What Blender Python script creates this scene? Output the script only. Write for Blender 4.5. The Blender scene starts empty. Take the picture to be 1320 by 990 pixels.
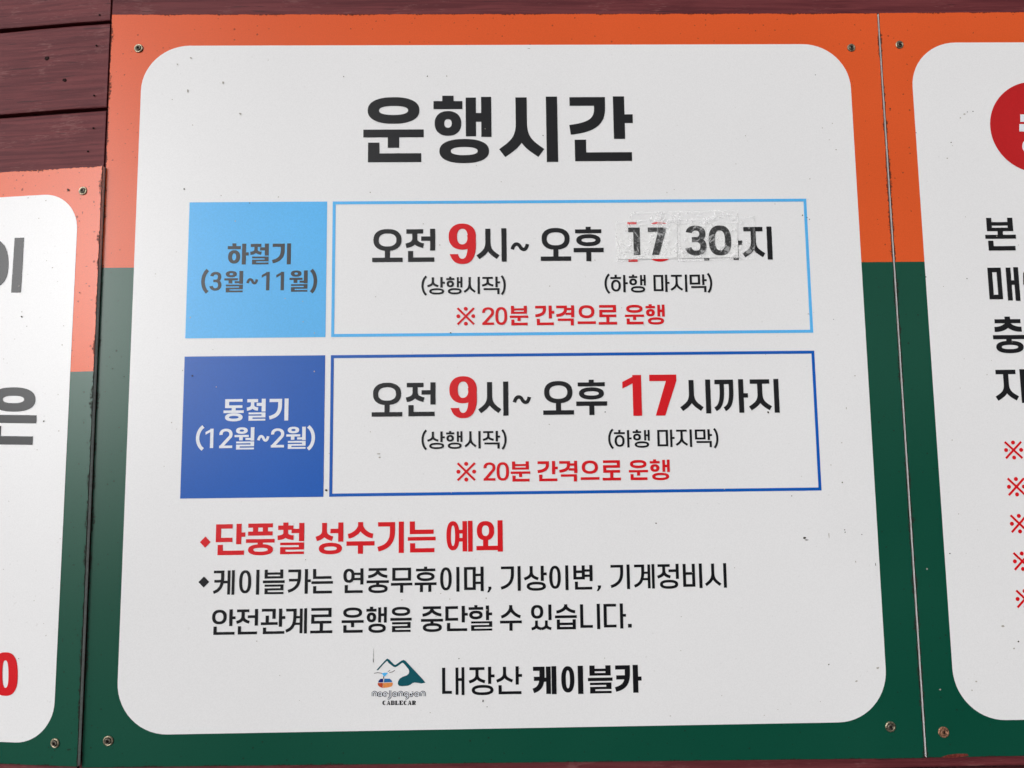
import bpy, bmesh, math, random
from mathutils import Vector, Matrix
from mathutils.geometry import delaunay_2d_cdt
random.seed(7)
R = math.radians
sc = bpy.context.scene
COL = sc.collection

# ------------------------------------------------------------------ camera, sky, sun, exposure
PITCH, YAW, ROLL, F = R(5.8817), R(-0.9971), R(-0.6858), 990.0
def cam_axes():
    cp, sp, cy, sy, cr, sr = (math.cos(PITCH), math.sin(PITCH), math.cos(YAW), math.sin(YAW), math.cos(ROLL), math.sin(ROLL))
    f = Vector((-sy * cp, cy * cp, sp)); rt = Vector((cy, sy, 0)); up = rt.cross(f)
    return rt * cr + up * sr, -rt * sr + up * cr, f
RT, UP, FW = cam_axes()
CAM = Vector((0.0, -1.0, 0.0))          # one metre in front of the signs' plane y = 0
cd = bpy.data.cameras.new('camera'); cam = bpy.data.objects.new('camera', cd); COL.objects.link(cam)
cd.lens = 27.0; cd.sensor_width = 36.0; cd.clip_start = 0.01; cd.clip_end = 200
m = Matrix.Identity(4)
for i in range(3):
    m[i][0] = RT[i]; m[i][1] = UP[i]; m[i][2] = -FW[i]; m[i][3] = CAM[i]
cam.matrix_world = m
sc.camera = cam

SUN_AZ, SUN_EL = R(37), R(14.5)           # azimuth to the left of straight behind the camera
w = bpy.data.worlds.new('World'); sc.world = w; w.use_nodes = True
nt = w.node_tree; nt.nodes.clear()
sky = nt.nodes.new('ShaderNodeTexSky'); sky.sky_type = 'NISHITA'; sky.sun_disc = False
sun_dir = Vector((-math.sin(SUN_AZ) * math.cos(SUN_EL), -math.cos(SUN_AZ) * math.cos(SUN_EL), math.sin(SUN_EL)))
sky.sun_elevation = SUN_EL; sky.sun_rotation = math.atan2(sun_dir.x, sun_dir.y)
sky.air_density = 1.0; sky.dust_density = 4.0; sky.ozone_density = 1.0
hs = nt.nodes.new('ShaderNodeHueSaturation'); hs.inputs['Saturation'].default_value = 0.0
bg = nt.nodes.new('ShaderNodeBackground'); bg.inputs['Strength'].default_value = 0.092
wo = nt.nodes.new('ShaderNodeOutputWorld')
nt.links.new(sky.outputs[0], hs.inputs['Color']); nt.links.new(hs.outputs[0], bg.inputs[0]); nt.links.new(bg.outputs[0], wo.inputs[0])
sd = bpy.data.lights.new('sun', 'SUN'); sun = bpy.data.objects.new('sun', sd); COL.objects.link(sun)
sd.energy = 0.5; sd.angle = R(17); sd.color = (1.0, 0.99, 0.98)
sun.rotation_euler = (-sun_dir).to_track_quat('-Z', 'Y').to_euler()
sun.location = (-1, -3, 2)
vs = sc.view_settings
sc.display_settings.display_device = 'sRGB'
vs.view_transform = 'Standard'; vs.look = 'None'; vs.gamma = 1.0; vs.use_curve_mapping = False
vs.exposure = 0.42

# ------------------------------------------------------------------ the two planes of the wall, read off the photograph
def ray(px, py):
    return FW + RT * ((px - 660) / F) + UP * ((495 - py) / F)
TH = R(8.0)                              # the left stretch of wall turns away by eight degrees
X0 = -0.52535
class Plane:
    """A wall plane: s runs to the right along it, z is up, depth d goes into the wall."""
    def __init__(self, o, sdir, inn):
        self.o, self.s, self.n = Vector(o), Vector(sdir), Vector(inn)
    def at(self, px, py, d=0.0):         # photo pixel -> (s, z) on the plane at depth d
        r = ray(px, py); p0 = self.o + self.n * d
        t = (p0 - CAM).dot(self.n) / r.dot(self.n)
        p = CAM + r * t
        return ((p - self.o).dot(self.s), p.z)
MAIN = Plane((0, 0, 0), (1, 0, 0), (0, 1, 0))
LEFT = Plane((X0, 0, 0), (math.cos(TH), -math.sin(TH), 0), (math.sin(TH), math.cos(TH), 0))
LEFTS = Plane(LEFT.o - LEFT.n * .0062, LEFT.s, LEFT.n)      # the left sign stands a little proud of the middle one

# ------------------------------------------------------------------ materials
FILM = 0.27
def nodes(name):
    mt = bpy.data.materials.new(name); mt.use_nodes = True
    t = mt.node_tree; return mt, t, t.nodes['Principled BSDF']
def N(t, kind, **kw):
    n = t.nodes.new(kind)
    for k, v in kw.items():
        if k in n.inputs: n.inputs[k].default_value = v
        else: setattr(n, k, v)
    return n
def ramp(t, src, a, b, ca, cb):
    r = t.nodes.new('ShaderNodeValToRGB'); t.links.new(src, r.inputs[0]); r.color_ramp.interpolation = 'EASE'
    r.color_ramp.elements[0].position = a; r.color_ramp.elements[1].position = b
    r.color_ramp.elements[0].color = ca; r.color_ramp.elements[1].color = cb
    return r
def mixc(t, fac, a, b):
    mx = t.nodes.new('ShaderNodeMix'); mx.data_type = 'RGBA'
    if isinstance(fac, float): mx.inputs[0].default_value = fac
    else: t.links.new(fac, mx.inputs[0])
    for i, v in ((6, a), (7, b)):
        if isinstance(v, tuple): mx.inputs[i].default_value = v
        else: t.links.new(v, mx.inputs[i])
    return mx.outputs[2]
def math_(t, op, a, b=0.0, c=None):
    n = t.nodes.new('ShaderNodeMath'); n.operation = op
    for i, v in enumerate((a, b) if c is None else (a, b, c)):
        if isinstance(v, (int, float)): n.inputs[i].default_value = v
        else: t.links.new(v, n.inputs[i])
    return n.outputs[0]
def c4(c): return (c[0], c[1], c[2], 1.0)

def print_mat(name, col, rough=FILM, mottle=0.06, grime=False, dots=0.0, grain=.45):
    """printed vinyl film: even ink, faint blotches, a very fine print grain, dirt flecks along the cut edges"""
    mt, t, p = nodes(name)
    geo = N(t, 'ShaderNodeNewGeometry')
    big = N(t, 'ShaderNodeTexNoise', Scale=4.0, Detail=2.0); t.links.new(geo.outputs['Position'], big.inputs['Vector'])
    fine = N(t, 'ShaderNodeTexNoise', Scale=620.0, Detail=3.0); t.links.new(geo.outputs['Position'], fine.inputs['Vector'])
    d = tuple(x * (1 - mottle) for x in col); u = tuple(min(1, x * (1 + mottle * .6) + 0.004) for x in col)
    c1 = ramp(t, big.outputs[0], .12, .88, c4(d), c4(u)).outputs[0]
    r2 = ramp(t, fine.outputs[0], .3, .7, (0.89, 0.89, 0.89, 1), (1.07, 1.07, 1.07, 1))
    mx = t.nodes.new('ShaderNodeMix'); mx.data_type = 'RGBA'; mx.blend_type = 'MULTIPLY'; mx.inputs[0].default_value = grain
    t.links.new(c1, mx.inputs[6]); t.links.new(r2.outputs[0], mx.inputs[7])
    c = mx.outputs[2]
    if dots:
        sp = N(t, 'ShaderNodeTexNoise', Scale=210.0, Detail=1.0); t.links.new(geo.outputs['Position'], sp.inputs['Vector'])
        f = ramp(t, sp.outputs[0], .735, .775, (0, 0, 0, 1), (dots, dots, dots, 1)).outputs[0]
        c = mixc(t, f, c, (.18, .14, .11, 1))
    if grime:
        at = N(t, 'ShaderNodeAttribute', attribute_name='edge')       # metres from the nearest cut edge
        g = N(t, 'ShaderNodeTexNoise', Scale=330.0, Detail=4.0, Roughness=.7); t.links.new(geo.outputs['Position'], g.inputs['Vector'])
        g2 = N(t, 'ShaderNodeTexNoise', Scale=40.0, Detail=2.0); t.links.new(geo.outputs['Position'], g2.inputs['Vector'])
        reach = math_(t, 'MULTIPLY_ADD', g2.outputs[0], .021, -.0080)
        near = math_(t, 'SUBTRACT', 1.0, math_(t, 'DIVIDE', at.outputs['Fac'], math_(t, 'MAXIMUM', reach, .0009)))
        v = math_(t, 'ADD', math_(t, 'MULTIPLY', near, .34), g.outputs[0])
        f = ramp(t, v, .66, .76, (0, 0, 0, 1), (.85, .85, .85, 1)).outputs[0]
        c = mixc(t, f, c, (.022, .018, .016, 1))
        spk = N(t, 'ShaderNodeTexNoise', Scale=260.0, Detail=0.0); t.links.new(geo.outputs['Position'], spk.inputs['Vector'])
        f2 = ramp(t, spk.outputs[0], .785, .815, (0, 0, 0, 1), (.6, .6, .6, 1)).outputs[0]
        c = mixc(t, f2, c, (.016, .015, .012, 1))
    t.links.new(c, p.inputs['Base Color']); p.inputs['Specular IOR Level'].default_value = .30
    if grime: t.links.new(math_(t, 'MULTIPLY', math_(t, 'SUBTRACT', 1.0, math_(t, 'MAXIMUM', f, f2)), .30), p.inputs['Specular IOR Level'])
    p.inputs['Roughness'].default_value = rough
    b = N(t, 'ShaderNodeBump', Strength=.05, Distance=.0002); t.links.new(fine.outputs[0], b.inputs['Height'])
    t.links.new(b.outputs[0], p.inputs['Normal'])
    return mt

M = {}
M['white'] = print_mat('white_vinyl', (.81, .80, .803), mottle=.018, dots=.10, grain=.24)
M['orange'] = print_mat('orange_vinyl', (.73, .095, .016), grime=True)
M['green'] = print_mat('green_vinyl', (.003, .068, .040), grime=True)
M['sky'] = print_mat('light_blue_vinyl', (.095, .46, .88), mottle=.07)
M['blue'] = print_mat('dark_blue_vinyl', (.001, .094, .45), mottle=.08)
M['red'] = print_mat('red_ink', (.66, .004, .010), mottle=.04)
M['circle'] = print_mat('red_disc_ink', (.50, .008, .010), mottle=.05)
M['black'] = print_mat('black_ink', (.007, .007, .009))
M['grey'] = print_mat('sheened_black_ink', (.034, .036, .042))  # black lettering of the summer box, lightened to carry the sky's sheen
M['palewhite'] = print_mat('white_ink', (.76, .78, .83), mottle=.03)
M['teal'] = print_mat('teal_ink', (.004, .085, .11))
M['navy'] = print_mat('navy_ink', (.012, .02, .16))
M['steelblue'] = print_mat('steel_blue_ink', (.02, .14, .36))
M['cyan'] = print_mat('pale_blue_ink', (.10, .46, .85))
M['rust'] = print_mat('brick_red_ink', (.50, .07, .025))
M['amber'] = print_mat('amber_ink', (.74, .27, .08))
M['fleck'] = print_mat('rust_fleck', (.035, .022, .014), rough=.7)
M['faint'] = print_mat('faint_stain', (.40, .37, .33), rough=.6)

def edge_mat():
    mt, t, p = nodes('foamboard_edge')
    geo = N(t, 'ShaderNodeNewGeometry')
    n = N(t, 'ShaderNodeTexNoise', Scale=260.0, Detail=4.0); t.links.new(geo.outputs['Position'], n.inputs['Vector'])
    c = ramp(t, n.outputs[0], .3, .75, (.95, .94, .93, 1), (.78, .76, .75, 1)).outputs[0]
    t.links.new(c, p.inputs['Base Color']); p.inputs['Roughness'].default_value = .6
    return mt
M['edge'] = edge_mat()

def wood_mat():
    mt, t, p = nodes('dark_red_painted_timber')
    tc = N(t, 'ShaderNodeTexCoord'); oi = N(t, 'ShaderNodeObjectInfo')
    off = N(t, 'ShaderNodeVectorMath', operation='SCALE'); t.links.new(oi.outputs['Random'], off.inputs['Scale']); off.inputs[0].default_value = (7, 3, 5)
    ad = N(t, 'ShaderNodeVectorMath', operation='ADD'); t.links.new(tc.outputs['Object'], ad.inputs[0]); t.links.new(off.outputs[0], ad.inputs[1])
    mp = N(t, 'ShaderNodeMapping'); mp.inputs['Scale'].default_value = (7, 40, 150); t.links.new(ad.outputs[0], mp.inputs[0])
    mp2 = N(t, 'ShaderNodeMapping'); mp2.inputs['Scale'].default_value = (70, 80, 430); t.links.new(ad.outputs[0], mp2.inputs[0])
    mp3 = N(t, 'ShaderNodeMapping'); mp3.inputs['Scale'].default_value = (1.0, 1.0, 1.8); t.links.new(ad.outputs[0], mp3.inputs[0])
    grain = N(t, 'ShaderNodeTexNoise', Scale=1.0, Detail=6.0, Roughness=.62, Distortion=.6); t.links.new(mp.outputs[0], grain.inputs['Vector'])
    fib = N(t, 'ShaderNodeTexNoise', Scale=1.0, Detail=5.0, Roughness=.7); t.links.new(mp2.outputs[0], fib.inputs['Vector'])
    blot = N(t, 'ShaderNodeTexNoise', Scale=17.0, Detail=4.0); t.links.new(mp3.outputs[0], blot.inputs['Vector'])
    base = ramp(t, grain.outputs[0], .32, .68, (.092, .0125, .017, 1), (.160, .030, .034, 1)).outputs[0]
    # thin, rubbed paint: greyish bare fibres in patches
    wear = math_(t, 'ADD', math_(t, 'MULTIPLY', fib.outputs[0], .60), math_(t, 'MULTIPLY', blot.outputs[0], .50))
    f = ramp(t, wear, .60, .72, (0, 0, 0, 1), (.34, .34, .34, 1)).outputs[0]
    c = mixc(t, f, base, (.30, .13, .125, 1))
    pit = N(t, 'ShaderNodeTexNoise', Scale=520.0, Detail=2.0); t.links.new(tc.outputs['Object'], pit.inputs['Vector'])
    f2 = ramp(t, pit.outputs[0], .68, .76, (0, 0, 0, 1), (.6, .6, .6, 1)).outputs[0]
    c = mixc(t, f2, c, (.020, .006, .007, 1))
    t.links.new(c, p.inputs['Base Color'])
    mp4 = N(t, 'ShaderNodeMapping'); mp4.inputs['Scale'].default_value = (16, 40, 330); t.links.new(ad.outputs[0], mp4.inputs[0])
    chk = N(t, 'ShaderNodeTexNoise', Scale=1.0, Detail=3.0, Roughness=.5, Distortion=.3); t.links.new(mp4.outputs[0], chk.inputs['Vector'])
    f3 = ramp(t, chk.outputs[0], .66, .72, (0, 0, 0, 1), (.65, .65, .65, 1)).outputs[0]
    t.links.new(mixc(t, f3, c, (.022, .005, .007, 1)), p.inputs['Base Color'])
    p.inputs['Roughness'].default_value = .62; p.inputs['Specular IOR Level'].default_value = .28
    hgt = math_(t, 'ADD', grain.outputs[0], math_(t, 'MULTIPLY', fib.outputs[0], .8))
    b = N(t, 'ShaderNodeBump', Strength=.55, Distance=.0014); t.links.new(hgt, b.inputs['Height']); t.links.new(b.outputs[0], p.inputs['Normal'])
    return mt
M['wood'] = wood_mat()
def simple(name, col, rough, metal=0.0, var=.35, scale=400):
    mt, t, p = nodes(name)
    tc = N(t, 'ShaderNodeTexCoord')
    n = N(t, 'ShaderNodeTexNoise', Scale=float(scale), Detail=4.0); t.links.new(tc.outputs['Object'], n.inputs['Vector'])
    c = ramp(t, n.outputs[0], .35, .68, c4(tuple(x * (1 - var) for x in col)), c4(tuple(min(1, x * (1 + var)) for x in col))).outputs[0]
    t.links.new(c, p.inputs['Base Color']); p.inputs['Roughness'].default_value = rough; p.inputs['Specular IOR Level'].default_value = .5 if metal else .15; p.inputs['Metallic'].default_value = metal
    b = N(t, 'ShaderNodeBump', Strength=.5, Distance=.0004); t.links.new(n.outputs[0], b.inputs['Height']); t.links.new(b.outputs[0], p.inputs['Normal'])
    return mt
M['skin'] = simple('dark_cut_skin', (.02, .016, .014), .8)
M['dark'] = simple('dark_red_underlay', (.035, .010, .012), .9)
M['hole'] = simple('dark_hole', (.010, .007, .006), .9)
M['knot'] = simple('dark_knot', (.022, .008, .008), .8)
M['screw'] = simple('weathered_zinc', (.36, .31, .22), .42, .85, .5)
M['screw_head'] = simple('grimy_screw_head', (.13, .115, .09), .5, .6, .6)
M['screw_rust'] = simple('rusted_screw', (.30, .15, .09), .6, .5, .6)
M['chip'] = simple('red_paint_smear', (.16, .030, .022), .6)

def paper_mat():
    mt, t, p = nodes('taped_paper')
    geo = N(t, 'ShaderNodeNewGeometry')
    n = N(t, 'ShaderNodeTexNoise', Scale=160.0, Detail=5.0, Roughness=.65, Distortion=1.2); t.links.new(geo.outputs['Position'], n.inputs['Vector'])
    c = ramp(t, n.outputs[0], .3, .72, (.76, .75, .745, 1), (.88, .875, .87, 1)).outputs[0]
    t.links.new(c, p.inputs['Base Color']); p.inputs['Roughness'].default_value = .5
    b = N(t, 'ShaderNodeBump', Strength=.5, Distance=.0006); t.links.new(n.outputs[0], b.inputs['Height']); t.links.new(b.outputs[0], p.inputs['Normal'])
    return mt
M['paper'] = paper_mat()
def toner_mat():
    mt, t, p = nodes('worn_toner')
    geo = N(t, 'ShaderNodeNewGeometry')
    n = N(t, 'ShaderNodeTexNoise', Scale=330.0, Detail=5.0, Roughness=.75); t.links.new(geo.outputs['Position'], n.inputs['Vector'])
    n2 = N(t, 'ShaderNodeTexNoise', Scale=60.0, Detail=2.0); t.links.new(geo.outputs['Position'], n2.inputs['Vector'])
    v = math_(t, 'ADD', math_(t, 'MULTIPLY', n.outputs[0], .65), math_(t, 'MULTIPLY', n2.outputs[0], .35))
    c = ramp(t, v, .50, .64, (.006, .006, .007, 1), (.24, .24, .245, 1)).outputs[0]
    t.links.new(c, p.inputs['Base Color']); p.inputs['Roughness'].default_value = .45
    return mt
M['toner'] = toner_mat()
def tape_mat():
    """clear sticky tape: mostly see-through, glossy, with creases whitened to carry their bright reflections"""
    mt, t, p = nodes('clear_tape')
    geo = N(t, 'ShaderNodeNewGeometry')
    n = N(t, 'ShaderNodeTexNoise', Scale=70.0, Detail=2.5, Roughness=.5, Distortion=2.2); t.links.new(geo.outputs['Position'], n.inputs['Vector'])
    n2 = N(t, 'ShaderNodeTexNoise', Scale=38.0, Detail=3.0); t.links.new(geo.outputs['Position'], n2.inputs['Vector'])
    at = N(t, 'ShaderNodeAttribute', attribute_name='edge')
    rim = ramp(t, at.outputs['Fac'], .0004, .0012, (.17, .17, .17, 1), (0, 0, 0, 1)).outputs[0]
    v = math_(t, 'ADD', math_(t, 'MULTIPLY', n.outputs[0], .62), math_(t, 'MULTIPLY', n2.outputs[0], .42))
    cre = ramp(t, v, .52, .62, (.02, .02, .02, 1), (.34, .34, .34, 1)).outputs[0]  # highlights along the creases are mixed in as white
    fac = math_(t, 'MAXIMUM', rim, cre)
    b = N(t, 'ShaderNodeBump', Strength=.38, Distance=.0011); t.links.new(n.outputs[0], b.inputs['Height'])
    p.inputs['Base Color'].default_value = (.95, .95, .95, 1); p.inputs['Roughness'].default_value = .20
    t.links.new(b.outputs[0], p.inputs['Normal'])
    tr = N(t, 'ShaderNodeBsdfTransparent'); mx = N(t, 'ShaderNodeMixShader')
    t.links.new(fac, mx.inputs[0]); t.links.new(tr.outputs[0], mx.inputs[1]); t.links.new(p.outputs[0], mx.inputs[2])
    t.links.new(mx.outputs[0], t.nodes['Material Output'].inputs['Surface'])
    return mt
M['tape'] = tape_mat()

# ------------------------------------------------------------------ object helpers
def link(name, me, mat, parent):
    o = bpy.data.objects.new(name, me); COL.objects.link(o); o.parent = parent
    if mat: me.materials.append(M[mat] if isinstance(mat, str) else mat)
    return o
def thing(name, label, cat, loc, plane=None, group=None):
    o = bpy.data.objects.new(name, None); COL.objects.link(o); o.empty_display_size = .05
    o.location = loc
    o['label'] = label; o['category'] = cat
    if group: o['group'] = group
    return o
class Sign:
    """origin of a thing on a plane: child vertices are given as (s, z, depth) and stored relative to it"""
    def __init__(self, plane, root, s0, z0):
        self.pl, self.root, self.s0, self.z0 = plane, root, s0, z0
        root.location = plane.o + plane.s * s0 + Vector((0, 0, z0))
        root.rotation_euler = (0, 0, math.atan2(plane.s.y, plane.s.x))
    def L(self, s, z, d): return Vector((s - self.s0, d, z - self.z0))
    def mesh(self, name, vf, mat, parent=None, edge=None):
        vs_, fs = vf
        me = bpy.data.meshes.new(name)
        me.from_pydata([self.L(*v) for v in vs_], [], fs)
        me.update()
        if edge is not None:
            a = me.attributes.new('edge', 'FLOAT', 'POINT')
            for i, e in enumerate(edge): a.data[i].value = e
        return link(name, me, mat, parent or self.root)

# ------------------------------------------------------------------ 2D lettering: every glyph is drawn from strokes, y down, em height 1
class G:
    def __init__(s, tv, th): s.tv, s.th, s.P = tv, th, []
    def poly(s, pts):
        a = sum(pts[i][0] * pts[(i + 1) % len(pts)][1] - pts[(i + 1) % len(pts)][0] * pts[i][1] for i in range(len(pts)))
        if abs(a) < 1e-9: return
        s.P.append(pts if a > 0 else pts[::-1])
    def rect(s, x0, y0, x1, y1): s.poly([(x0, y0), (x1, y0), (x1, y1), (x0, y1)])
    def arc(s, x0, y0, x1, y1, tv, th, a0=0, a1=360, n=2.25, k=44):
        cx, cy, A, B = (x0 + x1) / 2, (y0 + y1) / 2, (x1 - x0) / 2, (y1 - y0) / 2
        tv = min(tv, A * .86); th = min(th, B * .86)
        a, b = A - tv, B - th
        k = max(6, int(k * (a1 - a0) / 360))
        def pt(A_, B_, an):
            c, q = math.cos(an), math.sin(an)
            return (cx + A_ * math.copysign(abs(c) ** (2 / n), c), cy + B_ * math.copysign(abs(q) ** (2 / n), q))
        for i in range(k):
            u, v = R(a0 + (a1 - a0) * i / k), R(a0 + (a1 - a0) * (i + 1) / k)
            s.poly([pt(A, B, u), pt(A, B, v), pt(a, b, v), pt(a, b, u)])
    def path(s, pts, w, w2=None):
        w2 = w if w2 is None else w2
        n = len(pts); Lf = []; Rg = []
        for i, (x, y) in enumerate(pts):
            ww = w + (w2 - w) * i / (n - 1)
            d1 = (x - pts[i - 1][0], y - pts[i - 1][1]) if i else None
            d2 = (pts[i + 1][0] - x, pts[i + 1][1] - y) if i < n - 1 else None
            def nm(d): l = math.hypot(*d) or 1; return (-d[1] / l, d[0] / l)
            a = nm(d1) if d1 else nm(d2); b = nm(d2) if d2 else nm(d1)
            mx, my = a[0] + b[0], a[1] + b[1]; l = math.hypot(mx, my) or 1; mx /= l; my /= l
            c = max(.5, mx * a[0] + my * a[1]); q = ww / 2 / c
            Lf.append((x + mx * q, y + my * q)); Rg.append((x - mx * q, y - my * q))
        for i in range(n - 1): s.poly([Lf[i], Lf[i + 1], Rg[i + 1], Rg[i]])
    def disc(s, cx, cy, r, k=18): s.poly([(cx + r * math.cos(2 * math.pi * i / k), cy + r * math.sin(2 * math.pi * i / k)) for i in range(k)])
def bez(p0, p1, p2, p3, k=12):
    return [tuple((1 - t) ** 3 * p0[j] + 3 * (1 - t) ** 2 * t * p1[j] + 3 * (1 - t) * t * t * p2[j] + t ** 3 * p3[j] for j in (0, 1)) for t in [i / k for i in range(k + 1)]]

def j_g(g, x0, y0, x1, y1, curve=True, th=None, reach=0):
    th = min(th or g.th, (y1 - y0) * .34); tv = g.tv; h = y1 - y0; w = x1 - x0
    g.rect(x0, y0, x1, y0 + th)
    if curve:
        t = (tv + th) / 2
        pts = [(x1 - tv / 2, y0 + th * .3)] + bez((x1 - tv / 2, y0 + .30 * h), (x1 - tv / 2, y0 + .70 * h), (x0 + .55 * w, y1 - .10 * h - t * .3), (x0, y1 - t * .45))
        g.path(pts, tv, t)
    else: g.rect(x1 - tv, y0, x1, y1)
def j_n(g, x0, y0, x1, y1):
    th = min(g.th, (y1 - y0) * .45)
    g.rect(x0, y0, x0 + g.tv, y1); g.rect(x0, y1 - th, x1, y1)
def j_d(g, x0, y0, x1, y1, full=True):
    th = min(g.th, (y1 - y0) * .30)
    g.rect(x0, y0, x1, y0 + th); g.rect(x0, y0, x0 + g.tv, y1); g.rect(x0, y1 - th, x1, y1)
def j_r(g, x0, y0, x1, y1):
    h = y1 - y0; th = min(g.th, h * .225); m = (y0 + y1) / 2
    g.rect(x0, y0, x1, y0 + th); g.rect(x1 - g.tv, y0, x1, m + th / 2); g.rect(x0, m - th / 2, x1, m + th / 2)
    g.rect(x0, m - th / 2, x0 + g.tv, y1); g.rect(x0, y1 - th, x1, y1)
def j_m(g, x0, y0, x1, y1):
    th = min(g.th, (y1 - y0) * .30); tv = min(g.tv, (x1 - x0) * .34)
    g.rect(x0, y0, x1, y0 + th); g.rect(x0, y1 - th, x1, y1); g.rect(x0, y0, x0 + tv, y1); g.rect(x1 - tv, y0, x1, y1)
def j_b(g, x0, y0, x1, y1):
    h = y1 - y0; th = min(g.th, h * .26); tv = min(g.tv, (x1 - x0) * .34); m = y0 + h * (.45 if h < .6 else .42)
    g.rect(x0, y0, x0 + tv, y1); g.rect(x1 - tv, y0, x1, y1); g.rect(x0, y1 - th, x1, y1); g.rect(x0, m - th / 2, x1, m + th / 2)
def legs(g, cx, x0, x1, y0, y1, tv, th):
    h = y1 - y0; t = (tv + th) / 2
    for X in (x0, x1):
        w = cx - X
        st = .42 if h > .55 * abs(x1 - x0) + .1 else .16
        pts = [(cx, y0)] + bez((cx, y0 + st * h), (cx, y0 + (st + .30) * h), (cx - w * .50, y1 - .20 * h), (X, y1 - t * .52))
        g.path(pts, tv, t)
def j_s(g, x0, y0, x1, y1):
    tv = min(g.tv, (x1 - x0) * .3)
    legs(g, (x0 + x1) / 2, x0, x1, y0, y1, tv, min(g.th, (y1 - y0) * .42))
def j_j(g, x0, y0, x1, y1):
    th = min(g.th, (y1 - y0) * .32); e = (x1 - x0) * .02
    g.rect(x0 + e, y0, x1 - e, y0 + th)
    tv = min(g.tv, (x1 - x0) * .3)
    legs(g, (x0 + x1) / 2, x0, x1, y0 + th * .5, y1, tv, min(g.th, (y1 - y0) * .36))
def tick(g, x0, y0, x1, y1, f):
    cx = (x0 + x1) / 2; g.rect(cx - g.tv / 2, y0, cx + g.tv / 2, y0 + f + .01)
def j_c(g, x0, y0, x1, y1):
    k = (y1 - y0) * .17; tick(g, x0, y0, x1, y1, k); j_j(g, x0, y0 + k, x1, y1)
def j_k(g, x0, y0, x1, y1):
    j_g(g, x0, y0, x1, y1); th = min(g.th, (y1 - y0) * .3); m = y0 + (y1 - y0) * .46
    g.rect(x0 + (x1 - x0) * .06, m - th / 2, x1 - g.tv * .5, m + th / 2)
def j_p(g, x0, y0, x1, y1):
    h = y1 - y0; w = x1 - x0; th = min(g.th, h * .34); tv = g.tv
    g.rect(x0, y0, x1, y0 + th); g.rect(x0, y1 - th, x1, y1)
    for f in (.30, .70): g.rect(x0 + w * f - tv / 2, y0, x0 + w * f + tv / 2, y1)
def j_h(g, x0, y0, x1, y1):
    h = y1 - y0; w = x1 - x0; th = min(g.th, h * .2); k = h * .135; gap = max(.012, h * .05)
    tick(g, x0, y0, x1, y1, k); g.rect(x0, y0 + k, x1, y0 + k + th)
    e = w * .04; g.arc(x0 + e, y0 + k + th + gap, x1 - e, y1, min(g.tv, w * .33), min(g.th, h * .2))
def j_o(g, x0, y0, x1, y1):
    h = y1 - y0; w = x1 - x0
    g.arc(x0, y0, x1, y1, min(g.tv, w * .34), min(g.th, h * .33), n=2.35)
def dbl(fn):
    def f(g, x0, y0, x1, y1):
        tv = g.tv; g.tv = tv * .88; w = x1 - x0
        fn(g, x0, y0, x0 + w * .50, y1); fn(g, x0 + w * .50, y0, x1, y1); g.tv = tv
    return f
LEAD = [j_g, dbl(j_g), j_n, j_d, dbl(j_d), j_r, j_m, j_b, dbl(j_b), j_s, dbl(j_s), j_o, j_j, dbl(j_j), j_c, j_k, None, j_p, j_h]
def straight_g(g, *b): j_g(g, *b, curve=False)
TAIL = {1: straight_g, 4: j_n, 8: j_r, 16: j_m, 17: j_b, 19: j_s, 20: dbl(j_s), 21: j_o}
VOW = 'ㅏㅐㅑㅒㅓㅔㅕㅖㅗㅘㅙㅚㅛㅜㅝㅞㅟㅠㅡㅢㅣ'

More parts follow.
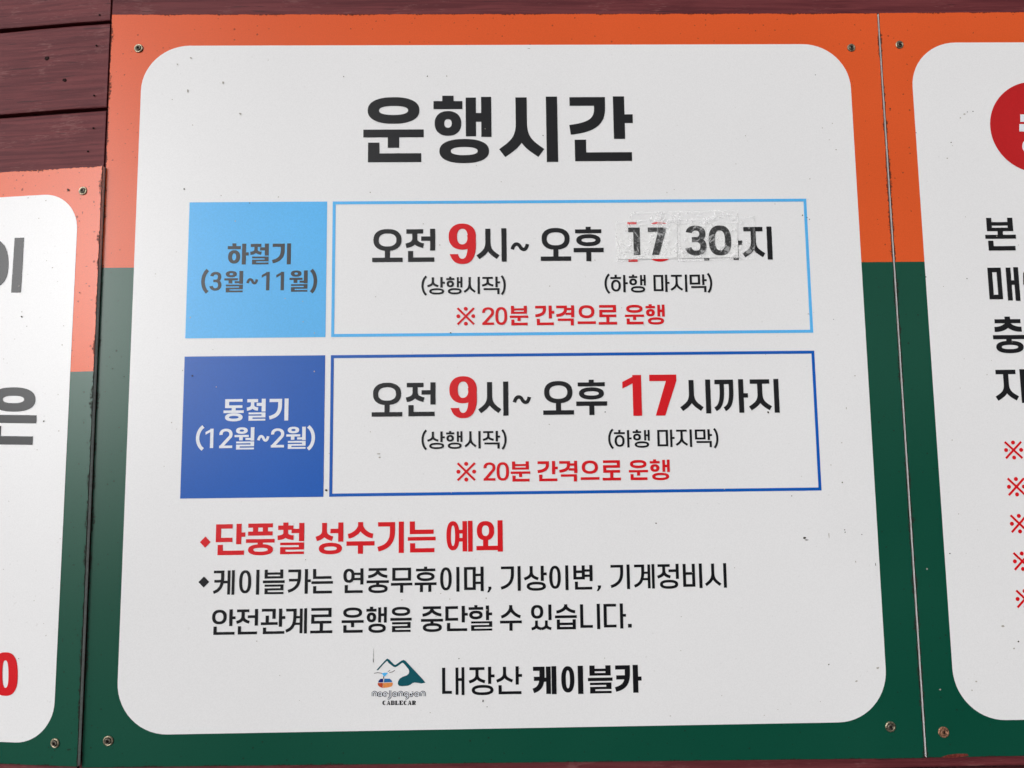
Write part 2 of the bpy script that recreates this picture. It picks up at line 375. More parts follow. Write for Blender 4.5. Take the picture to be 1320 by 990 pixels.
def syllable(g, ch, A):
    k = ord(ch) - 0xAC00; l, v, t = k // 588, VOW[(k % 588) // 28], k % 28
    tv, th = g.tv, g.th; fn = LEAD[l]; open_ = l in (0, 1, 15)      # ㄱ ㄲ ㅋ
    H = 1.0 if not t else (.66 if v in 'ㅏㅐㅓㅔㅕㅖㅣ' else .62)
    up = -.03 if l in (14, 18) else 0.0
    def lead(x0, y0, x1, y1): fn(g, x0 * A, y0 + up * (1 if y0 < .05 else 0), x1 * A, y1)
    if v in 'ㅏㅐㅑㅓㅔㅕㅖㅣ':
        b = H - .05 if not t else (.585 if l not in (5,) else .6)
        if t == 8 or t == 20: b -= .03
        if t == 21: b = .60
        top = .01; vb = 1.0 if not t else H
        if t in (21, 8, 20, 1, 16): vb = .62
        if t == 8: vb = .585; b = .545
        if v == 'ㅣ':
            w_ = .70 if l != 11 else .60
            if l in (2, 3, 7, 6): lead(0.02, top, .64, b - .0)
            else: lead(0, top, w_ if l != 0 else .66, b + .0)
            g.rect(A - tv, 0, A, vb + (.01 if not t else 0))
        elif v == 'ㅏ':
            tk = (1 - .72) * A; sx = A * .70 - 0.0
            lead(0, top, .565 if open_ or l in (3,) else .62, b)
            sx = A * (1.0 - .13) - tv
            g.rect(sx, 0, sx + tv, vb)
            ym = .28 + .14 * (not t)
            g.rect(sx + tv * .5, ym, A, ym + th)
        elif v == 'ㅐ':
            t2 = tv * .9; lead(0, top, .50 if t else .44, b)
            x2 = A - t2; x1 = A * .97 - 2 * t2 - (.06 if tv > .13 else .11) * A
            g.rect(x2, 0, A, vb); g.rect(x1, .01, x1 + t2, vb - .01)
            ym = .25 + .14 * (not t); g.rect(x1 + t2 * .5, ym, x2 + t2 * .5, ym + th)
        elif v in 'ㅓㅕ':
            lead(0, top, .60 if l != 11 else .56, b)
            g.rect(A - tv, 0, A, vb)
            xa = A * (.52 if l in (9, 12, 14) else .54)
            c = (vb) * .5
            if v == 'ㅓ': g.rect(xa, c - th * .75, A - tv * .5, c + th * .25)
            else:
                d = max(th * .95, vb * .17)
                for q in (-1, 1): g.rect(A * .52, c + q * d * .95 - th * .45, A - tv * .5, c + q * d * .95 + th * .45)
        elif v in 'ㅔㅖ':
            t2 = tv * .9; x2 = A - t2; gap = (.035 if tv > .13 else .07) * A; x1 = x2 - gap - t2
            lead(0, top, .50, b)
            g.rect(x2, 0, A, vb); g.rect(x1, .01, x1 + t2, vb - .01)
            c = vb * .48; xa = A * .36
            if v == 'ㅔ': g.rect(xa, c - th * .5, x1 + t2 * .5, c + th * .5)
            else:
                d = vb * .13
                for q in (-1, 1): g.rect(xa, c + q * d - th * .42, x1 + t2 * .5, c + q * d + th * .42)
        if t:
            f = TAIL[t]
            if t == 21: f(g, .10 * A, .65, .955 * A, 1.02)
            elif t == 8: f(g, .10 * A, .625, A, 1.0)
            elif t == 4: f(g, .07 * A, .67, .97 * A, 1.0)
            elif t == 20: f(g, .02 * A, .63, .98 * A, 1.02)
            elif t == 1: f(g, .08 * A, .67, .97 * A, 1.03)
            else: f(g, .12 * A, .67, .97 * A, 1.0)
    elif v in 'ㅗㅜㅠㅡㅛ':
        if not t:
            if v == 'ㅗ':
                lead(.04, 0, .96, .66 if l == 11 else .62)
                g.rect(A / 2 - tv / 2, .58, A / 2 + tv / 2, 1 - th * .5); g.rect(0, 1 - th, A, 1)
            elif v == 'ㅡ':
                lead(.07, 0, .93, .66); g.rect(0, .96 - th, A, .96)
            else:
                lead(.06, 0, .94, .53 if l not in (18,) else .56)
                y = .615; g.rect(0, y, A, y + th)
                if v == 'ㅜ': g.rect(A / 2 - tv / 2, y, A / 2 + tv / 2, 1.02)
                else:
                    for q in (.31, .69): g.rect(A * q - tv / 2, y, A * q + tv / 2, 1.0)
        else:
            f = TAIL[t]; b1 = .41; c = .5
            tall = t in (8, 17)
            if tall: b1, c = .365, .44
            lead(.07, 0, .93, b1 if l not in (17,) else b1 - .02)
            th2 = min(th, .12)
            if v == 'ㅗ':
                c += .02; g.rect(A / 2 - tv / 2, b1 - .03, A / 2 + tv / 2, c + th2 * .5)
            g.rect(0, c, A, c + th2)
            if v == 'ㅜ':
                g.rect(A / 2 - tv / 2, c, A / 2 + tv / 2, .78 if t == 4 else .70)
            y0 = c + th2 + (.055 if v != 'ㅜ' or t != 4 else .08)
            if t == 4: y0 = .70
            if t == 21: y0 = .665 if v == 'ㅜ' else .65
            if t == 17: y0 = .60
            f(g, .08 * A, y0, (.95 if t != 4 else .96) * A, 1.0 if t != 21 else 1.02)
    elif v == 'ㅘ':
        straight = False
        j_g(g, .03 * A, 0, .60 * A, .40, curve=False)
        g.rect(.26 * A - tv * .5, .27, .26 * A + tv * .5, .56); g.rect(0, .53, .69 * A, .53 + th)
        sx = A * .87 - tv; g.rect(sx, 0, sx + tv, .72); g.rect(sx + tv * .5, .30, A, .30 + th)
        TAIL[t](g, .09 * A, .74, .97 * A, 1.0)
    elif v == 'ㅚ':
        lead(.02, .02, .68, .64); g.rect(.35 * A - tv / 2, .58, .35 * A + tv / 2, .93)
        g.rect(0, .96 - th, A - tv * .5, .96); g.rect(A - tv, 0, A, 1.01)
    elif v == 'ㅝ':
        t3 = min(th, .10)
        j_o_t = g.th; g.th = t3
        lead(.07, 0, .66, .30); g.rect(0, .35, .72 * A, .35 + t3)
        g.rect(.33 * A - tv / 2, .35, .33 * A + tv / 2, .60)
        g.rect(A - tv, 0, A, .62); g.rect(.56 * A, .49, A - tv * .5, .49 + t3)
        g.th = j_o_t
        TAIL[t](g, .09 * A, .655, A, 1.02)

def other(g, ch, A):
    tv, th = g.tv, g.th
    if ch == '0': g.arc(0, 0, A, 1, tv, th, n=2.5)
    elif ch == '1':
        g.rect(A - tv, 0, A, 1); g.poly([(0, .17), (A - tv * .6, 0), (A - tv * .6, th * 1.05), (0, .17 + th * 1.05)])
    elif ch == 'l':                      # a one with a flat flag
        g.rect(A - tv, 0, A, 1); g.rect(0, 0, A, th)
    elif ch == '7':
        g.rect(0, 0, A, th); g.poly([(A - tv * 1.06, th * .4), (A, th * .4), (A, th), (A * .20 + tv * 1.08, 1), (A * .20, 1)])
    elif ch == '2':
        g.arc(0, 0, A, .58, tv, th, 175, 395)
        g.path([(A - tv * .62, .40), (A * .5, .66), (tv * .62, 1 - th * .6)], tv * .98); g.rect(0, 1 - th, A, 1)
    elif ch == '3':
        g.arc(A * .04, 0, A * .97, .55, tv, th, 190, 450); g.arc(0, .55 - th, A, 1, tv, th, 270, 530)
        g.rect(A * .32, .55 - th, A * .52, .55)
    elif ch == '8':
        g.arc(A * .05, 0, A * .95, .54, tv, th); g.arc(0, .54 - th, A, 1, tv, th)
    elif ch == '9':
        g.arc(0, 0, A, .645, tv, th, n=2.25); g.arc(0, 0, A, 1, tv, th, -30, 142, n=2.45)
        g.poly([(0.035 * A, .755), (tv * 1.16, .755), (A * .33, .86), (A * .30, .955), (A * .12, .87)])
    elif ch == '(':
        c = (tv * .5 - .25 * A) / .75
        g.path(bez((A - tv * .25, .02), (c, .24), (c, .76), (A - tv * .25, .98), 16), tv * .95)
    elif ch == ')':
        b = G(tv, th); other(b, '(', A)
        for p in b.P: g.poly([(A - x, y) for x, y in p])
    elif ch == '~':
        g.path(bez((tv * .3, .82), (A * .20, -.15), (A * .45, .15), (A * .52, .5), 14)[:-1] + bez((A * .52, .5), (A * .6, .9), (A * .84, 1.1), (A - tv * .3, .18), 14), .42)
    elif ch == '※':
        s2 = tv * .72
        g.path([(.06 * A, .06), (.94 * A, .94)], s2); g.path([(.94 * A, .06), (.06 * A, .94)], s2)
        for x, y in ((.5, .10), (.5, .90), (.10, .5), (.90, .5)): g.disc(x * A, y, tv * .66)
    elif ch == '◆': g.poly([(A / 2, 0), (A, .5), (A / 2, 1), (0, .5)])
    elif ch == '.': g.rect(0, 0, A, 1)
    elif ch == ',': g.poly([(.25 * A, 0), (A, 0), (A, .38), (.45 * A, 1), (0, 1), (.32 * A, .45)])

_cache = {}
def glyph(ch, A, tv, th):
    key = (ch, round(A, 3), round(tv, 3), round(th, 3))
    if key not in _cache:
        g = G(tv, th)
        (syllable if '가' <= ch <= '힣' else other)(g, ch, A)
        _cache[key] = union(g.P)
    return _cache[key]
def union(polys):
    V_, F_ = [], []
    for p in polys:
        i = len(V_); V_ += [Vector(q) for q in p]; F_.append(list(range(i, i + len(p))))
    r = delaunay_2d_cdt(V_, [], F_, 0, 1e-5, True)
    vs2, fs2, of = r[0], r[2], r[5]
    keep = [f for f, o in zip(fs2, of) if len(o)]
    used = sorted({i for f in keep for i in f}); mp = {u: i for i, u in enumerate(used)}
    return [tuple(vs2[u]) for u in used], [tuple(mp[i] for i in f) for f in keep]

def text(sg, name, items, yl, yr, xl, xr, tv, th, mat, depth, parent=None, label=None):
    """items: (char, x0, x1[, ytop, ybottom]) in photo pixels; yl / yr = (top, bottom) of the line at x = xl / xr.
       The line is laid out straight on the sign's plane."""
    pl = sg.pl
    zt = (pl.at(xl, yl[0], depth)[1] + pl.at(xr, yr[0], depth)[1]) / 2
    zb = (pl.at(xl, yl[1], depth)[1] + pl.at(xr, yr[1], depth)[1]) / 2
    VV, FF = [], []
    for it in items:
        ch, x0, x1 = it[:3]
        u = (x0 - xl) / ((xr - xl) or 1)
        ym = (yl[0] + yl[1]) / 2 * (1 - u) + (yr[0] + yr[1]) / 2 * u
        a, b = zt, zb; tvv, thh = tv, th
        if len(it) > 3:
            ym = (it[3] + it[4]) / 2; xm = (x0 + x1) / 2
            a, b = pl.at(xm, it[3], depth)[1], pl.at(xm, it[4], depth)[1]
            if ch in '()◆.,~' : tvv = tv * (zt - zb) / (a - b); thh = th * (zt - zb) / (a - b)
        s0, s1 = pl.at(x0, ym, depth)[0], pl.at(x1, ym, depth)[0]
        H = a - b; A = (s1 - s0) / H
        gv, gf = glyph(ch, A, tvv, thh)
        k = len(VV); VV += [(s0 + x * H, a - y * H, depth) for x, y in gv]; FF += [tuple(k + i for i in reversed(f)) for f in gf]
    o = sg.mesh(name, (VV, FF), mat, parent)
    # faces look towards the viewer
    bm = bmesh.new(); bm.from_mesh(o.data)
    for f in bm.faces:
        if f.normal.y > 0: f.normal_flip()
    bm.to_mesh(o.data); bm.free()
    if label: o['label'] = label
    return o

def shapes(sg, name, polys, mat, depth, parent=None, label=None):
    """free polygons in photo pixels, laid on the plane"""
    P = []
    for p in polys: P.append([sg.pl.at(x, y, depth) for x, y in p])
    Q = []
    for p in P:
        a = sum(p[i][0] * p[(i + 1) % len(p)][1] - p[(i + 1) % len(p)][0] * p[i][1] for i in range(len(p)))
        Q.append([(x * 100, z * 100) for x, z in (p if a > 0 else p[::-1])])
    gv, gf = union(Q)
    o = sg.mesh(name, ([(x / 100, z / 100, depth) for x, z in gv], gf), mat, parent)
    bm = bmesh.new(); bm.from_mesh(o.data)
    for f in bm.faces:
        if f.normal.y > 0: f.normal_flip()
    bm.to_mesh(o.data); bm.free()
    if label: o['label'] = label
    return o

def rrect(q, r, k=14):
    """q: corner points TL TR BR BL in (s,z); rounded with radius r -> outline"""
    out = []
    for i in range(4):
        p, a, b = Vector(q[i]), Vector(q[i - 1]), Vector(q[(i + 1) % 4])
        u = (a - p).normalized(); v = (b - p).normalized()
        c = p + (u + v) * r
        for j in range(k + 1):
            an = math.pi / 2 * j / k
            out.append(tuple(c - u * 0 - v * r * math.cos(an) * 1.0 - u * r * math.sin(an)))
    return out
def flat(sg, name, outline, depth, mat, parent=None, label=None):
    o = sg.mesh(name, ([(x, z, depth) for x, z in outline], [tuple(range(len(outline)))]), mat, parent)
    if o.data.polygons[0].normal.y > 0: o.data.flip_normals()
    if label: o['label'] = label
    return o
def field(sg, name, q, depth, mat, edges, parent=None, nx=46, nz=46):
    """a printed colour field over quad TL TR BR BL, gridded so that each point knows how far the cut edges are.
       edges: which of the board's cut edges bound it, e.g. 'LRT'"""
    TL, TR, BR, BL = [Vector(p) for p in q]
    tt = lambda n: [0.5 - 0.5 * math.cos(math.pi * i / n) for i in range(n + 1)]
    VV, E, FF = [], [], []
    us, ws = tt(nx), tt(nz)
    W, Hh = (TR - TL).length, (BL - TL).length
    for w_ in ws:
        for u in us:
            p = (TL * (1 - u) + TR * u) * (1 - w_) + (BL * (1 - u) + BR * u) * w_
            VV.append((p.x, p.y, depth))
            d = [9]
            if 'L' in edges: d.append(u * W)
            if 'R' in edges: d.append((1 - u) * W)
            if 'T' in edges: d.append(w_ * Hh * 1.5)
            if 'B' in edges: d.append((1 - w_) * Hh * 1.8)
            E.append(min(d))
    n = nx + 1
    for j in range(nz):
        for i in range(nx): FF.append((j * n + i, (j + 1) * n + i, (j + 1) * n + i + 1, j * n + i + 1))
    return sg.mesh(name, (VV, FF), mat, parent, E)
def board(sg, q, t):
    """aluminium composite sheet: dark cut skins either side of a pale plastic core"""
    cx, cz = sum(p[0] for p in q) / 4, sum(p[1] for p in q) / 4
    for name, a, b, inset, mat in (('front_skin', 0, .0009, 0, 'skin'), ('core', .0009, t - .0009, .0001, 'edge'), ('back_skin', t - .0009, t, 0, 'skin')):
        Q = [(x - math.copysign(inset, x - cx), z - math.copysign(inset, z - cz)) for x, z in q]
        n = 40; ring = []
        for i in range(4):                              # the cut edges wander a little
            p, p2 = Q[i], Q[(i + 1) % 4]
            for k in range(n): ring.append(lerp(p, p2, k / n))
        VV = [(x, z, a) for x, z in ring] + [(x, z, b) for x, z in ring]; N_ = len(ring)
        FF = [tuple(range(N_)), tuple(range(N_, 2 * N_))[::-1]] + [(i, (i + 1) % N_, (i + 1) % N_ + N_, i + N_) for i in range(N_)]
        o = sg.mesh(name, (VV, FF), mat)
        bm = bmesh.new(); bm.from_mesh(o.data); bmesh.ops.recalc_face_normals(bm, faces=bm.faces); bm.to_mesh(o.data); bm.free()
def lerp(a, b, t): return (a[0] + (b[0] - a[0]) * t, a[1] + (b[1] - a[1]) * t)
def screw_proto():
    """a small pan-head screw with a cup washer, axis along -y; three meshes shared by all the screws"""
    def lathe(prof, n=28):
        VV, FF = [], []
        for r, y in prof:
            for i in range(n): VV.append((r * math.cos(2 * math.pi * i / n), y, r * math.sin(2 * math.pi * i / n)))
        for k in range(len(prof) - 1):
            for i in range(n): FF.append((k * n + i, k * n + (i + 1) % n, (k + 1) * n + (i + 1) % n, (k + 1) * n + i))
        return VV, FF
    out = []
    for nm, prof in (('washer', [(.0062, -.0004), (.0060, -.0013), (.0052, -.0017), (.0042, -.0014), (.0036, -.0008), (.0034, -.0004)]),
                     ('screw_head', [(.0040, -.0006), (.0039, -.0016), (.0031, -.0025), (.0022, -.0028), (.0019, -.0024), (.0015, -.0012), (.0001, -.0010)])):
        VV, FF = lathe(prof); me = bpy.data.meshes.new(nm); me.from_pydata(VV, [], FF); me.update()
        for p in me.polygons: p.use_smooth = True
        bm = bmesh.new(); bm.from_mesh(me); bmesh.ops.recalc_face_normals(bm, faces=bm.faces)
        for f in bm.faces:
            pass
        bm.to_mesh(me); bm.free(); out.append(me)
    bm = bmesh.new()                                   # cross recess
    for k in range(2):
        g = bmesh.ops.create_cube(bm, size=1)
        a = R(45 * 0 + 90 * k)
        for v in g['verts']:
            x, y, z = v.co.x * .0036, v.co.y * .0006 - .0023 - .0006 * k * .2, v.co.z * .0008
            v.co = (x * math.cos(a) - z * math.sin(a), y, x * math.sin(a) + z * math.cos(a))
    me = bpy.data.meshes.new('recess'); bm.to_mesh(me); bm.free(); out.append(me)
    return out
SCREW = screw_proto()
def screw(sg, px, py, mat, rot, scale=1.0, label=None):
    s, z = sg.pl.at(px, py, -.0004)
    o = None
    for i, (me, mt) in enumerate(zip(SCREW, (mat, 'screw_head' if mat == 'screw' else mat, 'hole'))):
        mm = me.copy() if True else me
        mm.materials.clear(); mm.materials.append(M[mt])
        ob = bpy.data.objects.new(('screw', 'screw_head', 'recess')[i], mm); COL.objects.link(ob)
        if i == 0: ob.parent = sg.root; ob.location = sg.L(s, z, 0); ob.rotation_euler = (math.sin(rot * 9) * .10, rot, math.cos(rot * 7) * .10); ob.scale = (scale,) * 3; o = ob
        else: ob.parent = o
    if label: o['label'] = label
def flecks(sg, items, depth, mat, name='dirt_specks'):
    VV, FF = [], []
    for px, py, rx, ry in items:
        s, z = sg.pl.at(px, py, depth); k = len(VV); n = 9; ph = random.random() * 6
        for i in range(n):
            q = random.uniform(.62, 1.2); a = 2 * math.pi * i / n + ph
            VV.append((s + rx * .001 * q * math.cos(a), z + ry * .001 * q * math.sin(a), depth))
        FF.append(tuple(range(k, k + n)))
    o = sg.mesh(name, (VV, FF), mat); o['kind'] = 'stuff'
    bm = bmesh.new(); bm.from_mesh(o.data)
    for f in bm.faces:
        if f.normal.y > 0: f.normal_flip()
    bm.to_mesh(o.data); bm.free()
    return o

# ------------------------------------------------------------------ the painted timber wall
D_PL = .0068                              # front of the boards of the wall, behind the signs
wall = thing('timber_wall', 'dark red painted timber board wall that the signs are screwed to', 'wall', (0, 0, 0))
wl = Sign(MAIN, wall, 0.0, -.62)
BT = .018
def plank(plane, s0, s1, zb, zt, jit=0.0, drop=0.0):
    """one board with chamfered long edges; drop lets it sit a little deeper"""
    L_ = s1 - s0; h = zt - zb; c = .0022
    prof = [(0, BT), (0, c), (c * .25, c * .25), (c * .9, 0), (h - c * .9, 0), (h - c * .25, c * .25), (h, c), (h, BT)]
    n = 10; VV, FF = [], []
    for i in range(n + 1):
        x = L_ * i / n - L_ / 2
        e = .0012 if i in (0, n) else 0
        wob = random.uniform(-.0005, .0005)
        for (z, y) in prof: VV.append((x, y + e * (y < .001), z - h / 2 + wob))
    k = len(prof)
    for i in range(n):
        for j in range(k): FF.append((i * k + j, i * k + (j + 1) % k, (i + 1) * k + (j + 1) % k, (i + 1) * k + j))
    FF.append(tuple(range(k))[::-1]); FF.append(tuple(n * k + j for j in range(k)))
    me = bpy.data.meshes.new('plank'); me.from_pydata(VV, [], FF); me.update()
    bm = bmesh.new(); bm.from_mesh(me); bmesh.ops.recalc_face_normals(bm, faces=bm.faces); bm.to_mesh(me); bm.free()
    o = link('plank', me, 'wood', wall)
    p = plane.o + plane.s * ((s0 + s1) / 2) + plane.n * (D_PL + drop) + Vector((0, 0, (zb + zt) / 2))
    o.location = p - wall.location
    o.rotation_euler = (0, jit, math.atan2(plane.s.y, plane.s.x))
    return o
zj1 = LEFT.at(134, 27.6, D_PL)[1]; zj2 = LEFT.at(133, 139.8, D_PL)[1]
pitch = zj1 - zj2; gap = .0052
sL = LEFT.at(136.2, 130, D_PL)[0]; sR = MAIN.at(139.0, 130, D_PL)[0]
zb_sign = MAIN.at(900, 982, D_PL)[1]
row = 2; n_rows = 0
z = zj1 + pitch * 2
while z > -.62 + .02:
    zt_, zb_ = z - gap / 2, max(z - pitch + gap / 2, -.62)
    plank(LEFT, sL - .52, sL, zb_, zt_, 0, random.uniform(0, .0008))
    plank(MAIN, sR, sR + 1.42, zb_, zt_, 0, random.uniform(0, .0006))
    z -= pitch
def backing(plane, s0, s1, z0, z1):
    d = D_PL + .0095
    VV = [(s, z_, dd) for dd in (d, d + .02) for s, z_ in ((s0, z0), (s1, z0), (s1, z1), (s0, z1))]
    me = bpy.data.meshes.new('backing_sheet')
    me.from_pydata([plane.o + plane.s * a + plane.n * c_ + Vector((0, 0, b)) - wall.location for a, b, c_ in VV], [],
                   [(0, 1, 2, 3), (7, 6, 5, 4), (0, 4, 5, 1), (1, 5, 6, 2), (2, 6, 7, 3), (3, 7, 4, 0)])
    me.update(); link('backing_sheet', me, 'dark', wall)
ztop = zj1 + pitch * 2
backing(LEFT, sL - .515, sL + .004, -.615, ztop - .005)
backing(MAIN, sR - .001, sR + 1.41, -.615, ztop - .005)
# nail heads and knots on the bare boards at the left
def spot(plane, px, py, r, mat, name, flat_=.35):
    s, z_ = plane.at(px, py, D_PL - .0002)
    n = 14; VV = []; FF = []
    for rr, y in ((1, .0004), (.75, -.0004), (.35, -.0002)):
        for i in range(n):
            a = 2 * math.pi * i / n; q = rr * r * random.uniform(.8, 1.15) if mat == 'knot' else rr * r
            VV.append((q * math.cos(a), y, q * math.sin(a) * (1 if mat != 'knot' else .8)))
    for k in range(2):
        for i in range(n): FF.append((k * n + i, k * n + (i + 1) % n, (k + 1) * n + (i + 1) % n, (k + 1) * n + i))
    FF.append(tuple(2 * n + i for i in range(n)))
    me = bpy.data.meshes.new(name); me.from_pydata(VV, [], FF); me.update()
    bm = bmesh.new(); bm.from_mesh(me); bmesh.ops.recalc_face_normals(bm, faces=bm.faces); bm.to_mesh(me); bm.free()
    o = link(name, me, mat, wall)
    o.location = plane.o + plane.s * s + plane.n * (D_PL - .0001) + Vector((0, 0, z_)) - wall.location
    o.rotation_euler = (0, 0, math.atan2(plane.s.y, plane.s.x))
for px, py in ((124, 58.5), (121, 123), (120, 165), (113, 195), (128, 19)): spot(LEFT, px, py, .0013, 'hole', 'nail_head')
for px, py, r in ((60, 75, .0036), (83, 103, .0032)): spot(LEFT, px, py, r, 'knot', 'wood_knot')

# ------------------------------------------------------------------ the middle sign: opening hours of the cable car
T = .006
ms = thing('hours_sign', 'large middle sign with cable car operating hours in black, red and blue on white', 'sign', (0, 0, 0))
q_main = [MAIN.at(*p) for p in ((144.3, 18.8), (1130.6, 17.2), (1191.6, 977.3), (105.2, 989.5))]
S = Sign(MAIN, ms, (q_main[2][0] + q_main[3][0]) / 2, (q_main[2][1] + q_main[3][1]) / 2)
board(S, q_main, T)
def lerp(a, b, t): return (a[0] + (b[0] - a[0]) * t, a[1] + (b[1] - a[1]) * t)
def split(sg, q, zs, plane):
    """orange above, green below, meeting at height zs"""
    tl = (q[0][1] - zs) / (q[0][1] - q[3][1]); tr = (q[1][1] - zs) / (q[1][1] - q[2][1])
    ml, mr = lerp(q[0], q[3], tl), lerp(q[1], q[2], tr)
    field(sg, 'orange_field', [q[0], q[1], mr, ml], -.0002, 'orange', 'LRT')
    field(sg, 'green_field', [ml, mr, q[2], q[3]], -.0002, 'green', 'LRB', nz=70)
zs_m = (MAIN.at(150, 345.2)[1] + MAIN.at(1150, 337.6)[1]) / 2
split(S, q_main, zs_m, MAIN)
def avg(pl, pts, k): return sum(pl.at(*p)[k] for p in pts) / len(pts)
xl = avg(MAIN, [(180.8, 150), (178.8, 200), (168, 480), (156, 780), (152.4, 840)], 0)
xr = avg(MAIN, [(1103.5, 225), (1110, 345), (1113.5, 405), (1122.3, 550), (1126, 600), (1136, 750)], 0)
zt = avg(MAIN, [(250, 58), (640, 59), (1000, 57.6)], 1); zb = avg(MAIN, [(290, 945), (660, 938.2), (1080, 931.8)], 1)
flat(S, 'white_panel', rrect([(xl, zt), (xr, zt), (xr, zb), (xl, zb)], .064), -.0005, 'white')
# heading
text(S, 'heading', [('운', 468.3, 546.1), ('행', 558.8, 633.5), ('시', 647, 718.8), ('간', 734.8, 816.1)], (125, 209), (124.5, 207.6), 470, 815, .168, .135, 'black', -.0009)
# table cells
ZC = {}
for nm, pts in (('a', [(244, 260.8), (421, 260.6), (1039, 256)]), ('b', [(239, 436), (420, 435), (1048, 429)]),
                ('c', [(239, 459.5), (419.6, 458.3), (1049, 452)]), ('d', [(232, 642.8), (416.4, 640), (1059, 632.6)])):
    ZC[nm] = avg(MAIN, pts, 1)
c0 = avg(MAIN, [(244.4, 262), (239.3, 435), (238.9, 460), (232, 642)], 0); c1 = avg(MAIN, [(421.5, 261), (420.5, 434), (419.6, 459), (416.4, 640)], 0)
c2 = avg(MAIN, [(428.7, 261), (427.3, 459), (424.2, 639.5)], 0); c3 = avg(MAIN, [(1039.2, 256), (1047.9, 428.5), (1049, 452), (1059, 632)], 0)
def frame(sg, name, x0, x1, z1, z0, b, depth, mat):
    VV = [(x0, z1), (x1, z1), (x1, z0), (x0, z0), (x0 + b, z1 - b), (x1 - b, z1 - b), (x1 - b, z0 + b), (x0 + b, z0 + b)]
    FF = [(i, (i + 1) % 4, (i + 1) % 4 + 4, i + 4) for i in range(4)]
    o = sg.mesh(name, ([(x, z_, depth) for x, z_ in VV], FF), mat)
    for p in o.data.polygons:
        if p.normal.y > 0: p.flip()
    return o
cells = []
for top, bot, mat, lab in (('a', 'b', 'sky', 'light blue'), ('c', 'd', 'blue', 'dark blue')):
    bx = flat(S, 'season_box', [(c0, ZC[top]), (c1, ZC[top]), (c1, ZC[bot]), (c0, ZC[bot])], -.0008, mat, label=lab + ' box with the season in two lines')
    fr = frame(S, 'time_frame', c2, c3, ZC[top], ZC[bot], .0040, -.0008, mat); fr['label'] = lab + ' outline around the times'
    cells.append((bx, fr))
(box1, fr1), (box2, fr2) = cells
TD = -.0011
text(S, 'season_text', [('하', 293.4, 320.5), ('절', 322.7, 346.3), ('기', 351.3, 374.9)], (314.2, 340.9), (313.8, 340.5), 293, 375, .185, .15, 'grey', TD, box1)
text(S, 'month_text', [('(', 259.5, 268.7, 347.5, 377.5), ('3', 270, 285.5, 350.4, 374.6), ('월', 289.1, 313.1), ('~', 317.6, 332.4, 358.8, 366.3), ('1', 337.3, 347.3, 350.4, 374.2),
     ('1', 356, 366, 350.4, 374.2), ('월', 373.1, 396.4), (')', 400, 408.6, 347.2, 377.5)], (349.2, 376), (348.8, 375.8), 260, 408, .175, .135, 'grey', TD, box1)
text(S, 'season_text', [('동', 288.2, 314.2), ('절', 318.2, 342.3), ('기', 347.3, 371.8)], (514.4, 542.6), (513.9, 541.9), 288, 372, .18, .145, 'palewhite', TD, box2)
text(S, 'month_text', [('(', 252.7, 262.9, 549.2, 580), ('1', 264.8, 275, 552.7, 577.6), ('2', 282.7, 299.6, 552.7, 577.6), ('월', 302.3, 327.7), ('~', 331.7, 346.9, 561, 569),
     ('2', 349.3, 366.3, 552.2, 576.8), ('월', 369, 394), (')', 396, 405.9, 549, 579.6)], (551, 578.8), (550.4, 578.4), 253, 405, .165, .13, 'palewhite', TD, box2)
# first row of times
BL_ = dict(tv=.150, th=.132)
for word_ in ([('오', 479.8, 519), ('전', 523.3, 560.9)], [('시', 616, 652.9), ('~', 658.3, 681.8, 312.8, 323.2)], [('오', 696.7, 735.9), ('후', 739.3, 777.9)], [('지', 958.3, 995.2)]):
    text(S, 'time_text', word_, (296, 339), (291.3, 333), 480, 995, mat='black', depth=TD, parent=fr1, **BL_)
text(S, 'hidden_time_text', [('시', 879, 913.5), ('까', 916.8, 956.8)], (292.4, 335.6), (291.9, 335), 876, 957, mat='black', depth=TD, parent=fr1, label='old black letters mostly covered by the paper patches', **BL_)
text(S, 'red_nine', [('9', 578.3, 613.5)], (288.2, 340.4), (288, 340.2), 578, 613, .200, .128, 'red', TD, fr1)
text(S, 'red_eighteen', [('1', 806.8, 821.2), ('8', 832.5, 867.5)], (286.2, 337.4), (285.9, 337.1), 806, 868, .225, .16, 'red', TD, fr1, label='old red number whose top and bottom stick out past the paper patch')
LT = dict(tv=.132, th=.114)
text(S, 'note_text', [('(', 543.3, 550.2, 355.6, 380.8), ('상', 551, 573.4), ('행', 575.2, 596), ('시', 598.3, 618.5), ('작', 621.5, 644.5), (')', 645.7, 651.8, 355, 380.2)],
     (357.2, 379.2), (356.6, 378.6), 543, 652, mat='black', depth=TD, parent=fr1, **LT)
text(S, 'note_text', [('(', 779.3, 786.2, 353, 378.4), ('하', 787, 809.2), ('행', 810.8, 832.5), ('마', 842.3, 863), ('지', 864.8, 885.9), ('막', 889, 911), (')', 911.8, 918, 352, 377.4)],
     (354.8, 377), (353.4, 375.8), 779, 918, mat='black', depth=TD, parent=fr1, **LT)
RD = dict(tv=.158, th=.135)
text(S, 'interval_text', [('※', 588.3, 612.4, 395.6, 419.6), ('2', 621.5, 636.8, 396, 418.8), ('0', 638.4, 653.7, 395.8, 418.8), ('분', 657, 680.9), ('간', 690, 714.5), ('격', 717.1, 740.2), ('으', 744.3, 767.9),
     ('로', 771.5, 795.2), ('운', 805.5, 830.2), ('행', 832.3, 856.9)], (394.3, 419.6), (392.4, 417.6), 657, 857, mat='red', depth=TD, parent=fr1, **RD)
